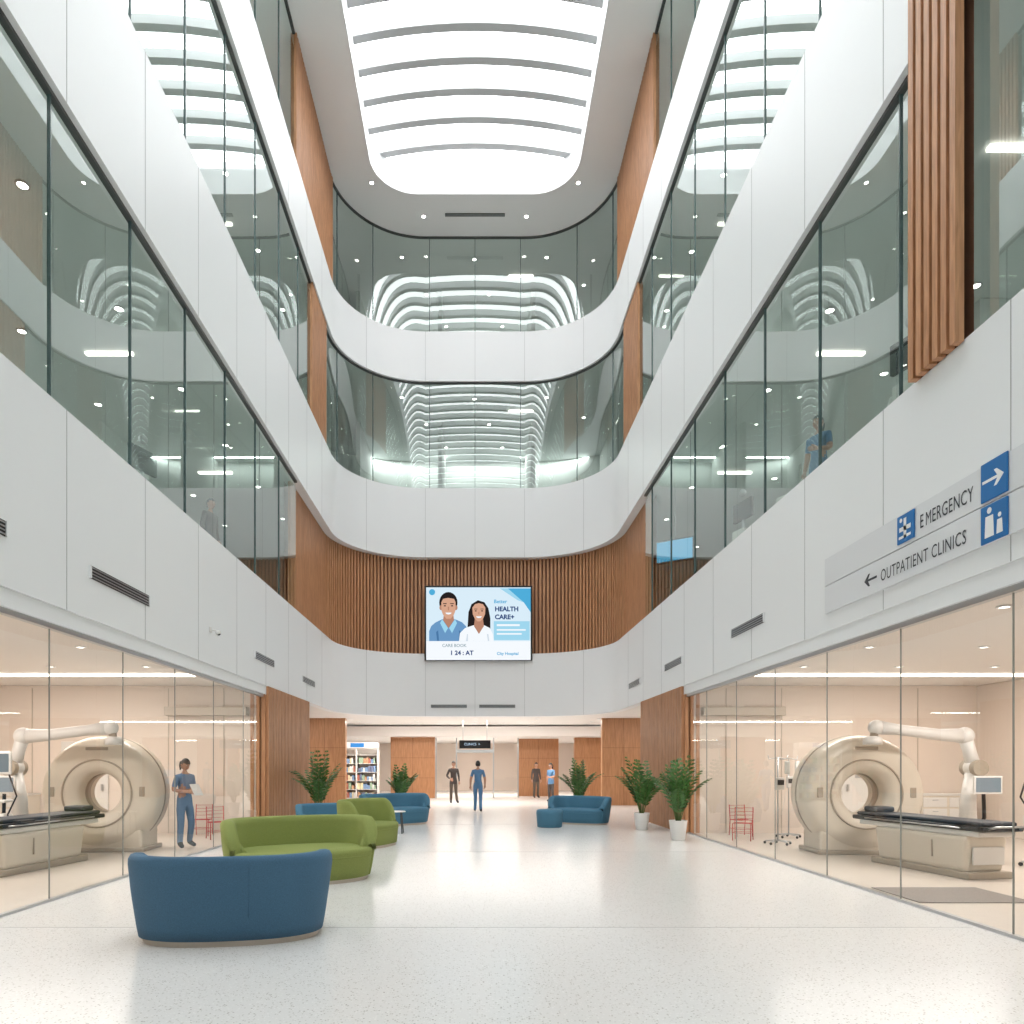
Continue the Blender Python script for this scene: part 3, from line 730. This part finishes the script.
# ------------------------------------------------ people
def skinmesh(vs,es,rad,lv=1):
    me=bpy.data.meshes.new('sk'); me.from_pydata(vs,es,[]); o=bpy.data.objects.new('sk',me); scene.collection.objects.link(o)
    md=o.modifiers.new('s','SKIN'); md.use_smooth_shade=True
    ss=o.modifiers.new('u','SUBSURF'); ss.levels=lv; ss.render_levels=lv
    for i,r in enumerate(rad):
        o.data.skin_vertices[0].data[i].radius=(r,r) if not isinstance(r,tuple) else r
    o.data.skin_vertices[0].data[0].use_root=True
    bpy.context.view_layer.update()
    m2=bpy.data.meshes.new_from_object(o.evaluated_get(bpy.context.evaluated_depsgraph_get()))
    bpy.data.objects.remove(o); return m2
def person(name,loc,rot,H,pose,top,bot,hairlong=False,skin=SKIN,tablet=False,headturn=0,headtilt=0,sleeve=.7,hair=HAIR):
    J={'pel':(0,0,.94),'wai':(0,0,1.07),'che':(0,-.005,1.24),'upc':(0,0,1.37),'nec':(0,.005,1.45),'ntp':(0,-.012,1.53),
       'shL':(.165,0,1.385),'elL':(.22,.025,1.12),'wrL':(.235,-.03,.88),'shR':(-.165,0,1.385),'elR':(-.22,.025,1.12),'wrR':(-.235,-.03,.88),
       'hiL':(.09,0,.87),'knL':(.10,-.02,.49),'anL':(.105,.02,.10),'toL':(.12,-.13,.04),'hiR':(-.09,0,.87),'knR':(-.10,-.02,.49),'anR':(-.105,.02,.10),'toR':(-.12,-.13,.04)}
    J.update(pose)
    Rr={'pel':.135,'wai':.125,'che':.135,'upc':.11,'nec':.055,'ntp':.048,'sh':.062,'el':.046,'wr':.030,'hi':.092,'kn':.068,'an':.056,'to':.038}
    E=[('pel','wai'),('wai','che'),('che','upc'),('upc','nec'),('nec','ntp')]
    for s in 'LR': E+=[('upc','sh'+s),('sh'+s,'el'+s),('el'+s,'wr'+s),('pel','hi'+s),('hi'+s,'kn'+s),('kn'+s,'an'+s),('an'+s,'to'+s)]
    keys=list(J); idx={k:i for i,k in enumerate(keys)}
    rad=[Rr.get(k) or Rr[k[:2]] for k in keys]
    me=skinmesh([J[k] for k in keys],[(idx[a],idx[c]) for a,c in E],rad,2)
    b=B(); bm=bmesh.new(); bm.from_mesh(me); bpy.data.meshes.remove(me)
    MI=[b.mi(m) for m in (top,bot,skin,SHOE)]
    segs=[(Vector(J[a]),Vector(J[c]),a,c) for a,c in E]
    for f in bm.faces:
        c=f.calc_center_median(); best=(9,None,0)
        for A,C,a,cc in segs:
            t=max(0,min(1,(c-A).dot(C-A)/(C-A).length_squared)); d=(c-(A+(C-A)*t)).length
            if d<best[0]: best=(d,(a,cc),t)
        a,cc=best[1]; t=best[2]; mi=0
        if cc=='ntp': mi=2
        elif cc=='nec': mi=2 if t>.75 else 0
        elif a[:2]=='sh': mi=0 if t<sleeve else 2
        elif a[:2]=='el': mi=0 if (sleeve>1 and t<.95) else 2
        elif a[:2] in('hi','kn') : mi=1
        elif a[:2]=='an': mi=3
        elif cc[:2]=='hi': mi=0 if c.z>.86 else 1
        if a[:2]=='hi' and c.z>.80: mi=0
        f.material_index=MI[mi]
    for v in bm.verts:
        if v.co.z>.8 and abs(v.co.x)<.17 and abs(v.co.y)<.16: v.co.y*=.82
    b.append(bm,None,smooth=True)
    HM=Matrix.Translation(Vector(J['ntp'])+Vector((0,-.008,.09)))@Matrix.Rotation(headturn,4,'Z')@Matrix.Rotation(headtilt,4,'X')
    t=bmesh.new(); bmesh.ops.create_uvsphere(t,u_segments=24,v_segments=18,radius=1)
    for v in t.verts:
        x,y,z=v.co
        kx=1-.28*max(0,-z)**1.5; ky=1-.12*max(0,-z)
        if y>0 and z<-.2: ky-=.25*(-z-.2)
        X_=x*.076*kx; Y_=y*.096*ky; Z_=z*.116
        if y<-.4: 
            Y_+=.006*(1-abs(z))
        if abs(x)<.35 and y<-.7 and -.35<z<.1: Y_-=.010*(1-abs(x)/.35)
        v.co=(X_,Y_,Z_)
    b.append(t,skin,HM,smooth=True)
    b.tube([(0,-.088,.018),(0,-.104,-.012),(0,-.108,-.026),(0,-.094,-.036)],[.007,.011,.014,.009],skin,8,M=HM)
    for s in (-1,1):
        b.sphere((s*.028,-.080,.012),(.013,.010,.008),EYEW,10,HM); b.sphere((s*.028,-.0885,.012),(.0055,.003,.0055),HAIR,8,HM)
        b.tube([(s*.014,-.092,.031),(s*.03,-.091,.036),(s*.044,-.080,.031)],[.003,.004,.002],hair,6,M=HM)
        b.sphere((s*.076,.005,-.002),(.010,.020,.032),skin,10,HM)
    b.sphere((0,-.084,-.058),(.024,.010,.007),LIP,10,HM)
    t=bmesh.new(); bmesh.ops.create_uvsphere(t,u_segments=24,v_segments=18,radius=1)
    dele=[f for f in t.faces if (lambda c:(c.y<-.25 and c.z<.42) or (c.y<.15 and c.z<.0) or c.z<(-.55 if not hairlong else -.8))(f.calc_center_median())]
    bmesh.ops.delete(t,geom=dele,context='FACES')
    for v in t.verts: v.co=Vector((v.co.x*.084,v.co.y*.104+.004,v.co.z*.125+.004))
    b.append(t,hair,HM,smooth=True)
    if hairlong:
        b.tube([(0,.07,.03),(0,.115,-.0),(0,.12,-.06),(0,.10,-.15)],[.035,.04,.032,.012],hair,12,M=HM)
    for s in 'LR':
        e=Vector(J['el'+s]); w=Vector(J['wr'+s]); d=(w-e).normalized(); sx=1 if s=='L' else -1
        side=Vector((0,-1,0)) if abs(d.z)>.6 else Vector((0,0,1))
        side=(side-d*side.dot(d)).normalized(); nn=side.cross(d).normalized()
        if nn.x*sx>0: nn=-nn
        pc=lambda f,u,v: w+d*f+side*u+nn*v
        b.tube([pc(-.02,0,0),pc(.01,0,0),pc(.05,.002,0),pc(.085,0,.002)],[.026,.030,.040,.034],skin,12)
        for k,(u,L) in enumerate(((.030,.068),(.010,.078),(-.010,.072),(-.029,.056))):
            p0=pc(.075,u,0); p1=p0+d*L*.45+nn*.008; p2=p1+d*L*.28+nn*.018; p3=p2+d*L*.16+nn*.018
            b.tube([p0,p1,p2,p3],[.0105,.0095,.0085,.006],skin,8)
        p0=pc(.02,.026,.004); p1=p0+d*.03+side*.026+nn*.006; p2=p1+d*.028+side*.008+nn*.008; p3=p2+d*.014
        b.tube([p0,p1,p2,p3],[.015,.012,.0105,.007],skin,8)
    if tablet:
        c=(Vector(J['wrL'])+Vector(J['wrR']))/2+Vector((0,-.12,.03))
        TM=Matrix.Translation(c)@Matrix.Rotation(math.radians(-35),4,'X')
        b.box((-.10,-.006,-.13),(.10,.006,.13),MWHITE,.004,M=TM); b.box((-.09,.006,-.12),(.09,.008,.12),emat('tablet_screen',(.5,.6,.7),.7),M=TM)
    return b.make(name,loc=loc,rot=rot,scale=H/1.735)
person('nurse_with_tablet',(-5.6,13.5,0),math.radians(60),1.72,{'elL':(.235,.02,1.13),'wrL':(.10,-.22,1.12),'elR':(-.235,.03,1.13),'wrR':(-.09,-.22,1.10),'knL':(.12,-.05,.49),'anL':(.14,.04,.10),'toL':(.17,-.11,.04),'anR':(-.13,-.03,.10),'toR':(-.17,-.17,.04)},SCRUBG,SCRUBG,True,tablet=True,headtilt=math.radians(22),sleeve=.75)
person('nurse_walking',(.1,23.8,0),math.radians(178),1.74,{'knL':(.09,-.12,.50),'anL':(.10,-.14,.10),'toL':(.11,-.29,.05),'knR':(-.09,.03,.48),'anR':(-.10,.20,.13),'toR':(-.11,.08,.04),'elL':(.24,.08,1.12),'wrL':(.25,.05,.88),'elR':(-.24,-.03,1.12),'wrR':(-.23,-.14,.90)},SCRUB,SCRUB,False,sleeve=.7)
person('man_visitor',(-.9,29.3,0),math.radians(10),1.76,{'elR':(-.27,.04,1.13),'wrR':(-.15,-.12,1.0),'anL':(.15,.02,.10),'toL':(.19,-.12,.04)},SHIRTD,TROUS,False,sleeve=1.2)
person('visitor',(3.3,30.4,0),math.radians(-50),1.68,{'elL':(.23,-.05,1.12),'wrL':(.15,-.26,1.1)},SCRUB,SHIRTD,True,sleeve=.8)
person('visitor',(2.95,33.8,0),math.radians(20),1.72,{},SHIRTD,TROUS,False,sleeve=1.2)
person('gallery_nurse',(5.55,11.3,5.51),math.radians(-60),1.72,{'elL':(.23,-.05,1.12),'wrL':(.15,-.26,1.1)},SCRUB,SCRUB,True,sleeve=.7)
person('gallery_visitor',(-5.6,14.8,5.51),math.radians(70),1.72,{},SHIRTD,TROUS,False,sleeve=1.2)

def gmon(loc,rot):
    b=B(); b.lathe([(.25,0),(.25,.04),(.05,.07)],DARK,20); b.tube([(0,0,.05),(0,0,1.5)],.03,GREYM,8); b.box((-.3,-.04,1.2),(.3,.03,1.6),BLACK,.015)
    b.box((-.18,-.15,.75),(.18,.15,.98),MWHITE,.02); b.sphere((0,-.02,1.76),(.08,.07,.08),GREYM)
    b.make('equipment_stand',loc=loc,rot=rot)
gmon((5.6,8.95,5.51),-1.2); gmon((-5.8,12.2,5.51),1.2); gmon((5.6,14.6,5.51),-1.3)
def chair(loc,rot):
    b=B()
    for k in range(5):
        a=k*2*math.pi/5; b.tube([(0,0,.09),(.28*math.cos(a),.28*math.sin(a),.06)],.018,DARK,6); b.sphere((.28*math.cos(a),.28*math.sin(a),.032),.031,BLACK,8)
    b.tube([(0,0,.08),(0,0,.45)],.03,GREYM,8); b.box((-.25,-.25,.45),(.25,.25,.53),MWHITE,.03); b.box((-.23,.2,.62),(.23,.27,1.15),MWHITE,.03); b.tube([(0,.1,.46),(0,.27,.5),(0,.26,.7)],.02,GREYM,6)
    for s in (-1,1): b.tube([(s*.25,.1,.5),(s*.3,.1,.7),(s*.3,-.15,.7)],.015,DARK,6)
    b.make('office_chair',loc=loc,rot=rot)
chair((5.6,9.9,5.51),-2); chair((5.6,13.0,5.51),-1.2); chair((-5.6,7.6,5.51),1.2)

# ------------------------------------------------ lamps
def area(name,loc,sx,sy,power,col):
    l=bpy.data.lights.new(name,'AREA'); l.shape='RECTANGLE'; l.size=sx; l.size_y=sy; l.energy=power; l.color=col
    o=bpy.data.objects.new(name,l); scene.collection.objects.link(o); o.location=loc; return o
WC=(1,.94,.88)
for sg in (-1,1):
    area('room_ceiling_lamp',(sg*8.2,9.5,3.42),4.5,.25,175,WC)
    area('room_ceiling_lamp',(sg*8.2,13.8,3.42),4.5,.2,120,WC)
    area('room_ceiling_lamp',(sg*8.2,5.5,3.42),4.5,.25,70,WC)
area('lobby_ceiling_lamp',(0,29.5,3.42),12,.8,560,WC); area('lobby_ceiling_lamp',(0,37,2.9),12,.8,620,WC)
area('lobby_ceiling_lamp',(-8,24.5,3.42),4,.3,130,WC); area('lobby_ceiling_lamp',(8,24.5,3.42),4,.3,130,WC)
GC=(.95,1,.98)
for z in (BANDS[1][0]-.03,BANDS[2][0]-.03,ZC-.03):  # added fill lights that brighten the galleries; no cove fixtures exist here
    for sg in (-1,1): area('gallery_fill_light',(sg*11.7,7,z),.15,30,700,GC)
    area('gallery_fill_light',(0,D+6.6,z),14,.1,260,GC)

w=bpy.data.worlds.new('world'); scene.world=w; w.use_nodes=True
bg=w.node_tree.nodes['Background']; bg.inputs[0].default_value=(.85,.92,1,1); bg.inputs[1].default_value=1.0

cam=bpy.data.cameras.new('camera'); co=bpy.data.objects.new('camera',cam); scene.collection.objects.link(co)
co.location=(0,0,1.6); co.rotation_euler=(math.pi/2,0,0)
cam.sensor_width=36; cam.lens=700/1024*36; cam.shift_x=(512-475)/1024; cam.shift_y=(765-512)/1024; cam.clip_end=200
scene.camera=co
